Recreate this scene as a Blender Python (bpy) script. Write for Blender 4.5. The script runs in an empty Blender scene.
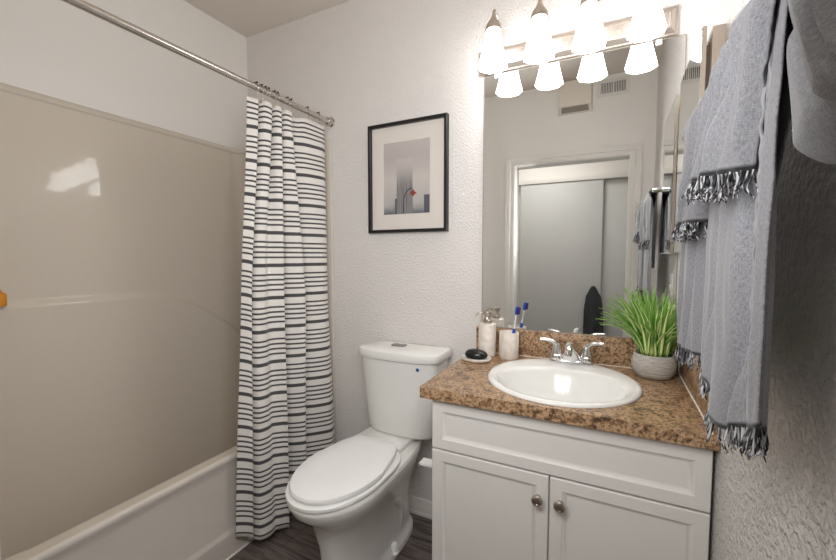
import bpy, bmesh, math, random
from mathutils import Vector, Matrix, noise
random.seed(7)
sc = bpy.context.scene
COL = sc.collection
PI = math.pi

# ------------------------------------------------------------------ camera, world, big lights, exposure
cam_d = bpy.data.cameras.new('camera')
cam_d.sensor_width = 36.0
cam_d.lens = 390.145 / 836 * 36
cam_d.clip_start = 0.02
cam = bpy.data.objects.new('camera', cam_d)
COL.objects.link(cam)
cam.location = (0.108, -1.5955, 1.2192)
cam.rotation_euler = (math.radians(90 - 3.505), 0, math.radians(26.545))
sc.camera = cam

world = bpy.data.worlds.new('world')
sc.world = world
world.use_nodes = True
world.node_tree.nodes['Background'].inputs[0].default_value = (0.9, 0.95, 1.0, 1)
world.node_tree.nodes['Background'].inputs[1].default_value = 0.3

def area(name, loc, rot, sx, sy, power, color):
    d = bpy.data.lights.new(name, 'AREA')
    d.shape = 'RECTANGLE'; d.size = sx; d.size_y = sy; d.energy = power; d.color = color
    o = bpy.data.objects.new(name, d); COL.objects.link(o)
    o.location = loc; o.rotation_euler = rot
    return o
HALL_POWER = 4.5
SHADE_STRENGTH = 5.0
area('hallway_ceiling_light', (-0.55, -1.85, 2.38), (0, 0, 0), 0.7, 0.45, HALL_POWER, (1.0, 0.97, 0.93))
# added soft fill near the camera for even light; no lamp stands here
fill = area('added_fill_light', (-0.17, -1.345, 1.55), (math.radians(84), 0, math.radians(25)), 0.6, 0.6, 6.3, (1.0, 1.0, 1.0))
fill.data.cycles.use_multiple_importance_sampling = False

vs = sc.view_settings
vs.view_transform = 'Standard'
vs.look = 'None'
vs.gamma = 1.0
vs.use_curve_mapping = False
vs.exposure = 0.9
sc.cycles.max_bounces = 16
sc.cycles.diffuse_bounces = 10
sc.cycles.glossy_bounces = 8

# ------------------------------------------------------------------ materials
def srgb(r, g, b):
    f = lambda c: (c / 255 / 12.92) if c / 255 <= 0.04045 else ((c / 255 + 0.055) / 1.055) ** 2.4
    return (f(r), f(g), f(b), 1.0)

class NT:
    """small helper around a material node tree"""
    def __init__(s, name):
        s.m = bpy.data.materials.new(name); s.m.use_nodes = True
        s.t = s.m.node_tree; s.b = s.t.nodes['Principled BSDF']
    def n(s, typ, **kw):
        x = s.t.nodes.new(typ)
        for k, v in kw.items():
            if k.startswith('i_'):
                key = k[2:]
                x.inputs[int(key) if key.isdigit() else key].default_value = v
            else: setattr(x, k, v)
        return x
    def l(s, a, b): s.t.links.new(a, b)
    def set(s, **kw):
        for k, v in kw.items(): s.b.inputs[k.replace('_', ' ')].default_value = v
        return s
    def coord(s, what='Object', scale=(1, 1, 1)):
        c = s.n('ShaderNodeTexCoord'); mp = s.n('ShaderNodeMapping'); mp.inputs['Scale'].default_value = scale
        s.l(c.outputs[what], mp.inputs[0]); return mp.outputs[0]
    def noise(s, vec, scale, detail=3, rough=.5):
        x = s.n('ShaderNodeTexNoise'); x.inputs['Scale'].default_value = scale
        x.inputs['Detail'].default_value = detail; x.inputs['Roughness'].default_value = rough
        s.l(vec, x.inputs['Vector']); return x.outputs['Fac']
    def ramp(s, fac, stops, interp='LINEAR'):
        r = s.n('ShaderNodeValToRGB'); r.color_ramp.interpolation = interp
        e = r.color_ramp.elements
        while len(e) < len(stops): e.new(.5)
        for q, (p, c) in zip(e, stops): q.position = p; q.color = c
        s.l(fac, r.inputs[0]); return r.outputs[0]
    def mix(s, fac, a, b, mode='MIX'):
        x = s.n('ShaderNodeMix', data_type='RGBA', blend_type=mode)
        for sock, v in ((x.inputs[0], fac), (x.inputs[6], a), (x.inputs[7], b)):
            if hasattr(v, 'is_output'): s.l(v, sock)
            else: sock.default_value = v
        return x.outputs[2]
    def math(s, op, a, b=None):
        x = s.n('ShaderNodeMath', operation=op)
        for i, v in enumerate((a, b)):
            if v is None: continue
            if hasattr(v, 'is_output'): s.l(v, x.inputs[i])
            else: x.inputs[i].default_value = v
        return x.outputs[0]
    def bump(s, h, strength, dist=.001):
        x = s.n('ShaderNodeBump'); x.inputs['Strength'].default_value = strength; x.inputs['Distance'].default_value = dist
        s.l(h, x.inputs['Height']); s.l(x.outputs[0], s.b.inputs['Normal']); return x
    def col(s, sock): s.l(sock, s.b.inputs['Base Color'])

def plain(name, color, rough=.5, metal=0.0, **kw):
    t = NT(name); t.set(Base_Color=color, Roughness=rough, Metallic=metal, **kw)
    # faint unevenness of the finish
    v = t.coord(); f = t.noise(v, 60, 2)
    r = t.n('ShaderNodeMapRange'); r.inputs['To Min'].default_value = max(rough - .03, 0.0); r.inputs['To Max'].default_value = rough + .03
    t.l(f, r.inputs[0]); t.l(r.outputs[0], t.b.inputs['Roughness'])
    return t.m

def wall_mat(name, color, s1=55, strength=.55, rough=.6):
    t = NT(name); t.set(Base_Color=color, Roughness=rough)
    v = t.coord()
    a = t.noise(v, s1, 3, .55); b = t.noise(v, s1 * 2.6, 2, .5)
    aa = t.ramp(a, [(.42, (0, 0, 0, 1)), (.6, (1, 1, 1, 1))])
    h = t.math('ADD', aa, t.math('MULTIPLY', b, .5))
    t.bump(h, strength, .0045)
    return t.m

M = {}
M['wall'] = wall_mat('orange peel wall paint', srgb(226, 222, 219), 105, .42)
M['wall_rough'] = wall_mat('knockdown wall paint', srgb(226, 222, 219), 80, 1.0, .4)
M['ceiling'] = wall_mat('ceiling paint', srgb(218, 210, 201), 120, .2)
M['smooth_wall_brightened'] = plain('brightened smooth wall paint', srgb(236, 233, 229), .5)  # colour raised to stand in for light missing on the door wall
M['trim'] = plain('semi gloss white trim', srgb(228, 225, 220), .35)
M['door'] = plain('painted door', srgb(206, 207, 206), .4)
M['fiberglass'] = plain('almond gelcoat', srgb(208, 199, 186), .055, Specular_IOR_Level=.3)
M['tub'] = plain('off white gelcoat', srgb(214, 207, 199), .2)
M['porcelain'] = plain('white porcelain', srgb(233, 232, 229), .08)
M['seat_plastic'] = plain('white seat plastic', srgb(240, 240, 239), .22)
M['cabinet'] = plain('white cabinet lacquer', srgb(226, 223, 219), .38)
M['chrome'] = plain('chrome', (.82, .83, .85, 1), .07, 1.0)
M['nickel'] = plain('brushed nickel', srgb(196, 186, 176), .28, 1.0)
M['button'] = plain('grey chrome button', srgb(150, 150, 152), .25, 1.0)
M['plate'] = plain('satin nickel plate', srgb(206, 196, 187), .42, 1.0)
M['rod'] = plain('satin steel rod', srgb(205, 200, 194), .2, 1.0)
M['dark_metal'] = plain('dark bronze bead', srgb(60, 52, 46), .3, 1.0)
M['mirror'] = NT('silvered mirror').set(Base_Color=(.94, .955, .95, 1), Roughness=.0, Metallic=1.0).m
M['black'] = plain('black frame lacquer', srgb(24, 23, 23), .35)
M['mat'] = plain('off white mat board', srgb(226, 219, 212), .8)
M['wood_edge'] = plain('beige laminate edge', srgb(186, 172, 158), .5)
M['caulk'] = plain('white caulk', srgb(238, 234, 228), .5)
M['soapstone'] = plain('black soap', srgb(24, 26, 28), .25)
M['clear_plastic'] = plain('clear plastic clip', srgb(225, 228, 228), .15)
M['blue_plastic'] = plain('blue plastic', srgb(40, 90, 190), .3)
M['white_plastic'] = plain('white plastic', srgb(235, 233, 230), .3)
M['purple_bristle'] = plain('violet bristles', srgb(60, 40, 120), .7)
M['amber'] = plain('amber plastic', srgb(214, 140, 40), .3)
M['cream'] = plain('cream enamel', srgb(226, 219, 208), .4)
M['dark_gap'] = plain('dark slot', srgb(150, 142, 132), .6)
M['vent_dark'] = plain('vent shade', srgb(105, 105, 108), .6)
M['soil'] = plain('potting soil', srgb(52, 40, 30), .9)
M['dark_cloth'] = plain('charcoal cloth', srgb(62, 63, 68), .95)
M['sticker_blue'] = plain('blue sticker', srgb(30, 80, 140), .4)
M['seam'] = plain('grey selvage', srgb(150, 149, 153), .9)

def floor_mat():
    t = NT('dark oak vinyl plank')
    v = t.coord('Object', (1, 1, 1))
    br = t.n('ShaderNodeTexBrick'); br.offset = .37; br.inputs['Scale'].default_value = 1.0
    br.inputs['Brick Width'].default_value = 1.1; br.inputs['Row Height'].default_value = .15
    br.inputs['Mortar Size'].default_value = .0012; br.inputs['Color1'].default_value = (.35, .35, .35, 1); br.inputs['Color2'].default_value = (.75, .75, .75, 1)
    br.inputs['Mortar'].default_value = (0, 0, 0, 1)
    t.l(v, br.inputs['Vector'])
    g = t.noise(t.coord('Object', (1.6, 14, 1)), 3.2, 6, .62)
    g2 = t.noise(t.coord('Object', (3, 70, 1)), 4, 3, .5)
    f = t.math('ADD', t.math('MULTIPLY', g, .8), t.math('MULTIPLY', g2, .25))
    base = t.ramp(f, [(.36, srgb(48, 41, 38)), (.5, srgb(86, 76, 72)), (.6, srgb(112, 104, 100)), (.72, srgb(78, 69, 66))])
    c = t.mix(.35, base, br.outputs['Color'], 'OVERLAY')
    mo = t.mix(br.outputs['Fac'], c, srgb(30, 26, 25))
    t.col(mo); t.set(Roughness=.42); t.bump(g2, .15, .0008)
    return t.m
M['floor'] = floor_mat()

def laminate():
    t = NT('brown granite laminate')
    v = t.coord()
    a = t.noise(v, 44, 5, .68); b = t.noise(v, 120, 4, .6); c = t.noise(t.coord('Object', (1, 1.3, 1)), 190, 2, .5)
    base = t.ramp(a, [(.36, srgb(88, 66, 52)), (.46, srgb(152, 118, 86)), (.56, srgb(198, 164, 128)), (.68, srgb(124, 98, 76))])
    spk = t.ramp(b, [(.40, (1, 1, 1, 1)), (.47, (0, 0, 0, 1))])
    x = t.mix(t.math('MULTIPLY', spk, .8), base, srgb(66, 48, 38))
    lt = t.ramp(b, [(.56, (0, 0, 0, 1)), (.64, (1, 1, 1, 1))])
    x = t.mix(t.math('MULTIPLY', lt, .6), x, srgb(206, 172, 136))
    dk = t.ramp(c, [(.33, (1, 1, 1, 1)), (.40, (0, 0, 0, 1))])
    x = t.mix(t.math('MULTIPLY', dk, .85), x, srgb(40, 28, 24))
    t.col(x); t.set(Roughness=.3)
    return t.m
M['laminate'] = laminate()

def curtain_mat(L):
    """woven stripes: one thick charcoal band and four thin ones per repeat; v counts repeats down the cloth"""
    t = NT('striped curtain cotton')
    uv = t.n('ShaderNodeTexCoord'); sp = t.n('ShaderNodeSeparateXYZ'); t.l(uv.outputs['UV'], sp.inputs[0])
    fr = t.math('FRACT', sp.outputs['Y'])
    W = (1, 1, 1, 1); K = (0, 0, 0, 1)
    st = []
    for p, w in ((.29, .058), (.445, .058), (.60, .058), (.755, .058)):
        st += [(p - w / 2 - .004, K), (p - w / 2 + .004, W), (p + w / 2 - .004, W), (p + w / 2 + .004, K)]
    st = [(0, W), (.052, W), (.060, K)] + st + [(.940, K), (.948, W), (1, W)]
    m = t.ramp(fr, st)
    z = t.noise(t.coord('UV', (40, 60, 1)), 9, 2)
    white = t.mix(t.math('MULTIPLY', z, .25), srgb(229, 225, 220), srgb(206, 201, 195))
    dark = t.mix(z, srgb(58, 57, 59), srgb(84, 83, 84))
    t.col(t.mix(m, white, dark)); t.set(Roughness=.9, Sheen_Weight=.2)
    t.bump(t.noise(t.coord('UV', (300, 400, 1)), 3, 1), .12, .0006)
    return t.m
M['curtain'] = curtain_mat(1)

def towel_mat(name, c1, c2, band=True):
    t = NT(name)
    v = t.coord('UV', (1, 1, 1))
    w1 = t.noise(t.coord('UV', (300, 1500, 1)), 1.0, 2, .6); w2 = t.noise(t.coord('UV', (1300, 180, 1)), 1.0, 2, .6)
    f = t.math('ADD', t.math('MULTIPLY', w1, .5), t.math('MULTIPLY', w2, .5))
    c = t.ramp(f, [(.3, c1), (.7, c2)])
    if band:
        uv = t.n('ShaderNodeTexCoord'); sp = t.n('ShaderNodeSeparateXYZ'); t.l(uv.outputs['UV'], sp.inputs[0])
        K = (0, 0, 0, 1); W = (1, 1, 1, 1)
        m = t.ramp(sp.outputs['Y'], [(0, W), (.0058, W), (.0072, K), (1, K)], 'LINEAR')
        c = t.mix(m, c, srgb(34, 34, 38))
    t.col(c); t.set(Roughness=.95, Sheen_Weight=.25)
    t.bump(f, .35, .0012)
    return t.m
M['towel'] = towel_mat('heather grey towel', srgb(94, 94, 99), srgb(166, 166, 171))
M['towel_dark'] = towel_mat('darker heather grey towel', srgb(108, 108, 112), srgb(172, 172, 177), False)

def fringe_mat():
    t = NT('black and grey fringe')
    f = t.noise(t.coord('Object', (1, 1, .15)), 220, 1)
    t.col(t.ramp(f, [(.42, srgb(36, 36, 40)), (.5, srgb(96, 96, 100)), (.58, srgb(190, 189, 192))])); t.set(Roughness=.95)
    return t.m
M['fringe'] = fringe_mat()

def stone_mat(name, a, b, scale, rough, bump):
    t = NT(name); v = t.coord()
    f = t.noise(v, scale, 5, .6)
    t.col(t.ramp(f, [(.35, a), (.65, b)])); t.set(Roughness=rough)
    t.bump(f, bump, .001)
    return t.m
M['marble'] = stone_mat('pale travertine resin', srgb(216, 206, 196), srgb(238, 231, 223), 40, .45, .1)

def pot_mat():
    t = NT('ribbed grey cement')
    f = t.noise(t.coord('Object', (1, 1, 5)), 45, 4, .6)
    t.col(t.ramp(f, [(.35, srgb(166, 160, 153)), (.65, srgb(200, 194, 187))])); t.set(Roughness=.9)
    w = t.n('ShaderNodeTexWave', wave_type='BANDS', bands_direction='Z'); w.inputs['Scale'].default_value = 46
    w.inputs['Distortion'].default_value = 1.2; w.inputs['Detail'].default_value = 2
    t.l(t.coord(), w.inputs['Vector'])
    t.bump(t.math('ADD', w.outputs['Fac'], t.math('MULTIPLY', f, .7)), .6, .0015)
    return t.m
M['pot'] = pot_mat()

def leaf_mat():
    t = NT('variegated grass blade')
    uv = t.n('ShaderNodeTexCoord'); sp = t.n('ShaderNodeSeparateXYZ'); t.l(uv.outputs['UV'], sp.inputs[0])
    across = t.math('ABSOLUTE', t.math('SUBTRACT', sp.outputs['X'], .5))
    rnd = t.n('ShaderNodeNewGeometry').outputs['Random Per Island']
    edge = t.ramp(across, [(.18, srgb(222, 234, 160)), (.32, srgb(104, 158, 60))])
    plaing = t.ramp(sp.outputs['Y'], [(0, srgb(190, 206, 130)), (.35, srgb(96, 148, 54)), (1, srgb(136, 182, 82))])
    pick = t.ramp(rnd, [(.45, (0, 0, 0, 1)), (.5, (1, 1, 1, 1))])
    t.col(t.mix(pick, plaing, edge)); t.set(Roughness=.45)
    t.b.inputs['Transmission Weight'].default_value = 0
    return t.m
M['leaf'] = leaf_mat()

def shade_mat():
    t = NT('lit frosted glass')
    t.set(Base_Color=(.9, .9, .9, 1), Roughness=.4, Emission_Color=(1.0, .99, .975, 1), Emission_Strength=SHADE_STRENGTH)
    return t.m
M['shade'] = shade_mat()

def glass_mat():
    t = NT('picture glass')
    out = t.t.nodes['Material Output']
    tr = t.n('ShaderNodeBsdfTransparent'); gl = t.n('ShaderNodeBsdfGlossy'); gl.inputs['Roughness'].default_value = .03
    fr = t.n('ShaderNodeFresnel'); fr.inputs['IOR'].default_value = 1.12
    mx = t.n('ShaderNodeMixShader'); t.l(fr.outputs[0], mx.inputs[0]); t.l(tr.outputs[0], mx.inputs[1]); t.l(gl.outputs[0], mx.inputs[2])
    t.l(mx.outputs[0], out.inputs['Surface'])
    return t.m
M['glass'] = glass_mat()

def print_mat():
    """printed photograph: pale misty sky over grey haze"""
    t = NT('misty sky print')
    v = t.n('ShaderNodeTexCoord'); sp = t.n('ShaderNodeSeparateXYZ'); t.l(v.outputs['UV'], sp.inputs[0])
    f = t.noise(t.coord('UV', (2, 3, 1)), 3, 4)
    y = t.math('ADD', sp.outputs['Y'], t.math('MULTIPLY', t.math('SUBTRACT', f, .5), .12))
    t.col(t.ramp(y, [(.0, srgb(96, 100, 108)), (.07, srgb(140, 142, 146)), (.14, srgb(186, 182, 180)), (.5, srgb(205, 198, 193)), (.78, srgb(190, 181, 178)), (1, srgb(196, 190, 186))]))
    t.set(Roughness=.5)
    return t.m
M['print'] = print_mat()

def tower_mat(name, col_, lo, hi):
    """printed tower whose ink fades out into the mist"""
    t = NT(name)
    v = t.n('ShaderNodeTexCoord'); sp = t.n('ShaderNodeSeparateXYZ'); t.l(v.outputs['UV'], sp.inputs[0])
    st = t.noise(t.coord('UV', (34, 1.2, 1)), 1, 3)
    c = t.mix(t.ramp(st, [(.38, (0, 0, 0, 1)), (.62, (1, 1, 1, 1))]), col_, srgb(160, 157, 156))
    f = t.ramp(sp.outputs['Y'], [(lo, (0, 0, 0, 1)), (hi, (1, 1, 1, 1))], 'EASE')
    t.col(t.mix(f, c, srgb(198, 191, 187))); t.set(Roughness=.5)
    return t.m
M['tower'] = tower_mat('foggy tower print', srgb(104, 103, 107), .42, .97)
M['block_ink'] = plain('blue grey ink', srgb(92, 90, 102), .5)
M['lamp_red'] = plain('red ink', srgb(150, 62, 48), .5)
M['lamp_black'] = plain('black ink', srgb(56, 50, 52), .5)

# ------------------------------------------------------------------ mesh builder
class MB:
    def __init__(s): s.bm = bmesh.new(); s.uv = s.bm.loops.layers.uv.new('UVMap')
    def add(s, verts, faces, uvs=None):
        vs_ = [s.bm.verts.new(v) for v in verts]
        for f in faces:
            try: fc = s.bm.faces.new([vs_[i] for i in f])
            except ValueError: continue
            if uvs:
                for lp, i in zip(fc.loops, f): lp[s.uv].uv = uvs[i]
        return vs_
    def box(s, x0, x1, y0, y1, z0, z1, bev=0.0, seg=2):
        b = bmesh.new()
        bmesh.ops.create_cube(b, size=1)
        for v in b.verts: v.co = Vector((x0 + (v.co.x + .5) * (x1 - x0), y0 + (v.co.y + .5) * (y1 - y0), z0 + (v.co.z + .5) * (z1 - z0)))
        if bev: bmesh.ops.bevel(b, geom=b.edges[:], offset=bev, segments=seg, affect='EDGES', profile=.6)
        s.merge(b); return s
    def merge(s, b):
        idx = {v: i for i, v in enumerate(b.verts)}
        b.verts.index_update()
        s.add([v.co.copy() for v in b.verts], [[v.index for v in f.verts] for f in b.faces]); b.free()
    def loft(s, rings, cap0=True, cap1=True, closed=True, uvs=None):
        n = len(rings[0]); vv = [v for r in rings for v in r]; ff = []
        for i in range(len(rings) - 1):
            for j in range(n if closed else n - 1):
                k = (j + 1) % n
                ff.append((i * n + j, i * n + k, (i + 1) * n + k, (i + 1) * n + j))
        if cap0: ff.append(tuple(range(n - 1, -1, -1)))
        if cap1: ff.append(tuple((len(rings) - 1) * n + j for j in range(n)))
        s.add(vv, ff, uvs); return s
    def lathe(s, cx, cy, prof, n=32, cap0=True, cap1=True, rot=0.0):
        s.loft([[(cx + r * math.cos(2 * PI * j / n + rot), cy + r * math.sin(2 * PI * j / n + rot), z) for j in range(n)] for r, z in prof], cap0, cap1); return s
    def tube(s, pts, rad, n=12, cap=True, flat=1.0):
        pts = [Vector(p) for p in pts]; rings = []
        rads = rad if isinstance(rad, (list, tuple)) else [rad] * len(pts)
        up = None
        for i, p in enumerate(pts):
            d = (pts[min(i + 1, len(pts) - 1)] - pts[max(i - 1, 0)]).normalized()
            if up is None:
                up = Vector((0, 0, 1)) if abs(d.z) < .9 else Vector((0, 1, 0))
            side = d.cross(up).normalized(); u2 = side.cross(d).normalized(); up = u2
            rings.append([p + side * rads[i] * math.cos(2 * PI * j / n) + u2 * rads[i] * flat * math.sin(2 * PI * j / n) for j in range(n)])
        s.loft(rings, cap, cap); return s
    def sphere(s, c, r, n=16, sc_=(1, 1, 1)):
        b = bmesh.new(); bmesh.ops.create_uvsphere(b, u_segments=n, v_segments=max(6, n // 2), radius=r)
        for v in b.verts: v.co = Vector((c[0] + v.co.x * sc_[0], c[1] + v.co.y * sc_[1], c[2] + v.co.z * sc_[2]))
        s.merge(b); return s
    def grid(s, rows, uvs=None):
        return s.loft(rows, False, False, False, uvs)
    def build(s, name, mat, parent=None, smooth=35, origin=None):
        bm = s.bm
        bmesh.ops.recalc_face_normals(bm, faces=bm.faces[:])
        off = Vector((0, 0, 0))
        q = parent
        while q: off += q.location; q = q.parent
        if parent is None and origin is not None: off = Vector(origin)
        for v in bm.verts: v.co -= off
        me = bpy.data.meshes.new(name); bm.to_mesh(me); bm.free()
        me.materials.append(mat)
        if smooth is not None:
            for p in me.polygons: p.use_smooth = True
            me.set_sharp_from_angle(angle=math.radians(smooth))
        o = bpy.data.objects.new(name, me); COL.objects.link(o)
        if parent: o.parent = parent
        elif origin is not None: o.location = origin
        return o

def tag(o, label, cat, group=None, kind=None):
    o['label'] = label; o['category'] = cat
    if group: o['group'] = group
    if kind: o['kind'] = kind
    return o
def thing(name, loc, label, cat, group=None):
    o = bpy.data.objects.new(name, None); COL.objects.link(o); o.location = loc; o.empty_display_size = .05
    return tag(o, label, cat, group)
def struct(o, label=None, cat=None):
    o['kind'] = 'structure'
    if label: o['label'] = label
    if cat: o['category'] = cat
    return o
def copy_tree(o, delta):
    def rec(q, par):
        c = q.copy(); COL.objects.link(c)
        if par: c.parent = par
        for ch in kids.get(q, []): rec(ch, c)
        return c
    kids = {}
    for x in COL.objects:
        if x.parent: kids.setdefault(x.parent, []).append(x)
    c = rec(o, None); c.location = o.location + Vector(delta); return c
def modif(o, typ, **kw):
    m = o.modifiers.new(typ.lower(), typ)
    for k, v in kw.items(): setattr(m, k, v)
    return o
def lerp(a, b, t): return a + (b - a) * t
def interp(tab, x):
    if x <= tab[0][0]: return tab[0][1]
    for (a, va), (b, vb) in zip(tab, tab[1:]):
        if x <= b:
            t = (x - a) / (b - a); t = t * t * (3 - 2 * t); return lerp(va, vb, t)
    return tab[-1][1]
def sstep(a, b, x):
    t = min(max((x - a) / (b - a), 0), 1); return t * t * (3 - 2 * t)
def catmull(pts, per=10):
    out = []; n = len(pts)
    for i in range(n - 1):
        p0, p1, p2, p3 = pts[max(i - 1, 0)], pts[i], pts[i + 1], pts[min(i + 2, n - 1)]
        for k in range(per):
            t = k / per
            out.append(tuple(.5 * (2 * b + (c - a) * t + (2 * a - 5 * b + 4 * c - d) * t * t + (3 * b - a - 3 * c + d) * t ** 3) for a, b, c, d in zip(p0, p1, p2, p3)))
    out.append(tuple(pts[-1])); return out

# ------------------------------------------------------------------ room dimensions (metres)
XL, XR, YF, ZC = -1.763, 0.335, -1.42, 2.44       # left wall, right wall, door wall, ceiling
HALL = -2.50
OX0, OX1, OZ = -0.573, 0.192, 1.895               # door opening

def wallbox(name, x0, x1, y0, y1, z0, z1, mat): return MB().box(x0, x1, y0, y1, z0, z1).build(name, mat, None, None)
struct(wallbox('floor', XL - .1, 1.3, HALL - .1, .1, -.06, 0, M['floor']), 'dark grey brown wood plank vinyl floor', 'floor')
struct(wallbox('ceiling', XL - .1, 1.3, HALL - .1, .1, ZC, ZC + .06, M['ceiling']), 'plain off white ceiling above the bathroom', 'ceiling')
struct(wallbox('wall_back', XL - .1, XR + .1, 0, .1, 0, ZC, M['wall']), 'off white textured wall behind the toilet and vanity', 'wall')
struct(wallbox('wall_left', XL - .1, XL, YF - .11, 0, 0, ZC, M['smooth_wall_brightened']), 'off white wall above the tub surround', 'wall')
struct(wallbox('wall_right', XR, XR + .1, YF - .11, 0, 0, ZC, M['wall_rough']), 'heavily textured off white wall behind the hanging towels', 'wall')
m = MB()
m.box(XL, OX0, YF - .11, YF, 0, ZC); m.box(OX1, 1.3, YF - .11, YF, 0, ZC); m.box(OX0, OX1, YF - .11, YF, OZ, ZC)
struct(m.build('wall_front', M['smooth_wall_brightened'], None, None), 'plain wall around the doorway, seen in the big mirror', 'wall')
struct(wallbox('wall_hallway', XL - .1, 1.3, HALL - .1, HALL, 0, ZC, M['smooth_wall_brightened']), 'pale hallway wall seen through the doorway in the mirror', 'wall')
struct(wallbox('wall_hallway_left', XL - .1, XL, HALL, YF - .11, 0, ZC, M['smooth_wall_brightened']), 'pale side wall of the hallway, seen in the mirror', 'wall')
struct(wallbox('wall_hallway_right', 1.2, 1.3, HALL, YF - .11, 0, ZC, M['smooth_wall_brightened']), 'pale far end wall of the hallway', 'wall')

# baseboards
def baseboard(name, x0, x1, label):
    prof = [(0, 0), (-.013, 0), (-.013, .012), (-.010, .018), (-.010, .050), (-.006, .062), (-.006, .074), (0, .078)]
    m = MB(); m.loft([[(x, y - .0002, z) for y, z in prof] for x in (x0, x1)])
    return struct(m.build(name, M['trim'], None, 20), label, 'baseboard')
baseboard('baseboard_back', -1.17, -.386, 'white baseboard along the wall behind the toilet')

# door casing on the room side of the doorway: stepped profile, mitred
def casing():
    m = MB()
    w = .068
    prof = [(0, .0), (0, .010), (.012, .013), (.030, .011), (.034, .015), (.058, .018), (w, .018), (w, 0)]
    path = [((OX0, 0), (-1, 0)), ((OX0, OZ), (-1, 1)), ((OX1, OZ), (1, 1)), ((OX1, 0), (1, 0))]
    rings = []
    for (x, z), (dx, dz) in path:
        rings.append([(x + dx * a, YF + b, z + (dz * a)) for a, b in prof])
    m.loft(rings, True, True)
    return m.build('trim_1', M['trim'], None, 25)
struct(casing(), 'white stepped casing around the doorway, in the mirror', 'door casing')
m = MB(); t_ = .005
m.box(OX0, OX0 + t_, YF - .11, YF, 0, OZ - t_); m.box(OX1 - t_, OX1, YF - .11, YF, 0, OZ - t_); m.box(OX0, OX1, YF - .11, YF, OZ - t_, OZ)
struct(m.build('trim_2', M['trim'], None, None), 'white door jamb lining of the doorway', 'door jamb')

# sliding closet doors across the hallway
dr = struct(MB().box(-.74, .010, HALL + .048, HALL + .078, .015, 1.925, .003).build('door_1', M['door'], None, 30), 'grey sliding closet door panel across the hallway, in the mirror', 'door')
struct(MB().box(-.02, .73, HALL + .005, HALL + .035, .015, 1.925, .003).build('door_2', M['door'], None, 30), 'second closet door panel, partly behind the first, in the mirror', 'door')
m = MB(); m.box(-.80, .80, HALL, HALL + .092, 1.928, 1.975, .002)
struct(m.build('trim_3', M['trim'], None, 30), 'white track trim above the closet doors', 'trim')

# ------------------------------------------------------------------ bathtub with moulded surround
tub = thing('bathtub', (-1.5, -.70, 0), 'off white one piece bathtub with glossy beige moulded shower surround', 'bathtub')
TX, TZ, TY0, TY1 = -1.247, .417, -1.405, -.012
xs = [-1.7495 + i * (TX - .012 + 1.7495) / 46 for i in range(47)]
ys = [TY0 + j * (TY1 - TY0) / 90 for j in range(91)]
def tubz(x, y):
    cx, hx = -1.532, .225; cy, hy = (TY0 + TY1) / 2, .665
    e = (max(x - cx, 0) / hx) ** 3.2 + abs((y - cy) / hy) ** 9
    d = sstep(1.0, .25, e)
    return TZ - .33 * d
rows = [[(x, y, tubz(x, y)) for x in xs] for y in ys]
m = MB(); m.grid(rows); m.build('tub_basin', M['fiberglass'], tub, 60)
# apron: bullnose rim edge, recessed panel, skirt band
prof = [(-.012, TZ), (-.005, TZ - .0015), (-.001, TZ - .006), (0, TZ - .013), (-.001, TZ - .022), (-.007, TZ - .034), (-.010, TZ - .06), (-.010, .118), (-.007, .108), (.000, .100), (.001, .092), (.001, .010), (.000, 0)]
m = MB(); m.loft([[(TX + a, y, z) for a, z in prof] for y in [TY0 + (TY1 - TY0) * k / 20 for k in range(21)]], False, False, False)
ap = m.build('apron', M['tub'], tub, 40)
m = MB(); m.tube([(TX + .0035, TY0, .004), (TX + .0035, TY1, .004)], .004, 8); m.build('caulk_bead', M['caulk'], tub)
# surround: plan profile swept up, rounded corners, arched relief on the long wall
def plan():
    P = []
    P += [(-1.24, YF + .001), (-1.243, YF + .014)]
    r = .055; x0 = -1.752; yb = -.078; yf = YF + .014
    for k in range(9):
        a = -PI / 2 - k * PI / 2 / 8; P.append((x0 + r + r * math.cos(a), yf + r + r * math.sin(a)))
    n = 170
    for k in range(1, n): P.append((x0, lerp(yf + r, yb - r, k / n)))
    for k in range(9):
        a = PI - k * PI / 2 / 8; P.append((x0 + r + r * math.cos(a), yb - r + r * math.sin(a)))
    P += [(-1.60, yb), (-1.5, yb), (-1.4, yb), (-1.30, yb), (-1.243, yb), (-1.230, yb + .004), (-1.2265, yb + .012), (-1.2262, -.001)]
    return P
PL = plan()
def arch(y): # height of the relief edge on the long wall
    return 1.058 - (.30 * ((y + .68) / .58) ** 2 if y > -.68 else 0)
def relief(x, y, z):
    if x > -1.70: return 0
    a = arch(y); z = max(z, .30); return .052 * (1.8 - z) + .012 * sstep(a + .012, a - .018, z) * sstep(-.02, -.10, y)
zs = [.07 + (1.775 - .07) * k / 300 for k in range(301)]
rows = [[(x + relief(x, y, z), y, z) for x, y in PL] for z in zs]
m = MB(); m.grid(rows); m.build('surround_panel', M['fiberglass'], tub, 50)
MB().box(-1.226, -1.1695, -.0165, -.0004, .10, 1.806, .003).build('end_flange', M['tub'], tub)
# rolled top flange
prof = [(.0, 1.775), (.004, 1.779), (.005, 1.786), (.002, 1.793), (-.004, 1.800), (-.011, 1.806)]
rings = []
cxm, cym = -1.47, -.71
for a, z in prof:
    ring = []
    for i, (x, y) in enumerate(PL):
        dx = 1 if x < -1.70 else 0; dy = (-1 if y > -.1 else (1 if y < YF + .1 else 0)) if x > -1.745 else 0
        ring.append((max(x + a * dx, XL + .001), min(max(y + a * dy, YF + .001), -.001), z))
    rings.append(ring)
m = MB(); m.grid(rings); m.build('top_flange', M['fiberglass'], tub, 50)
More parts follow.
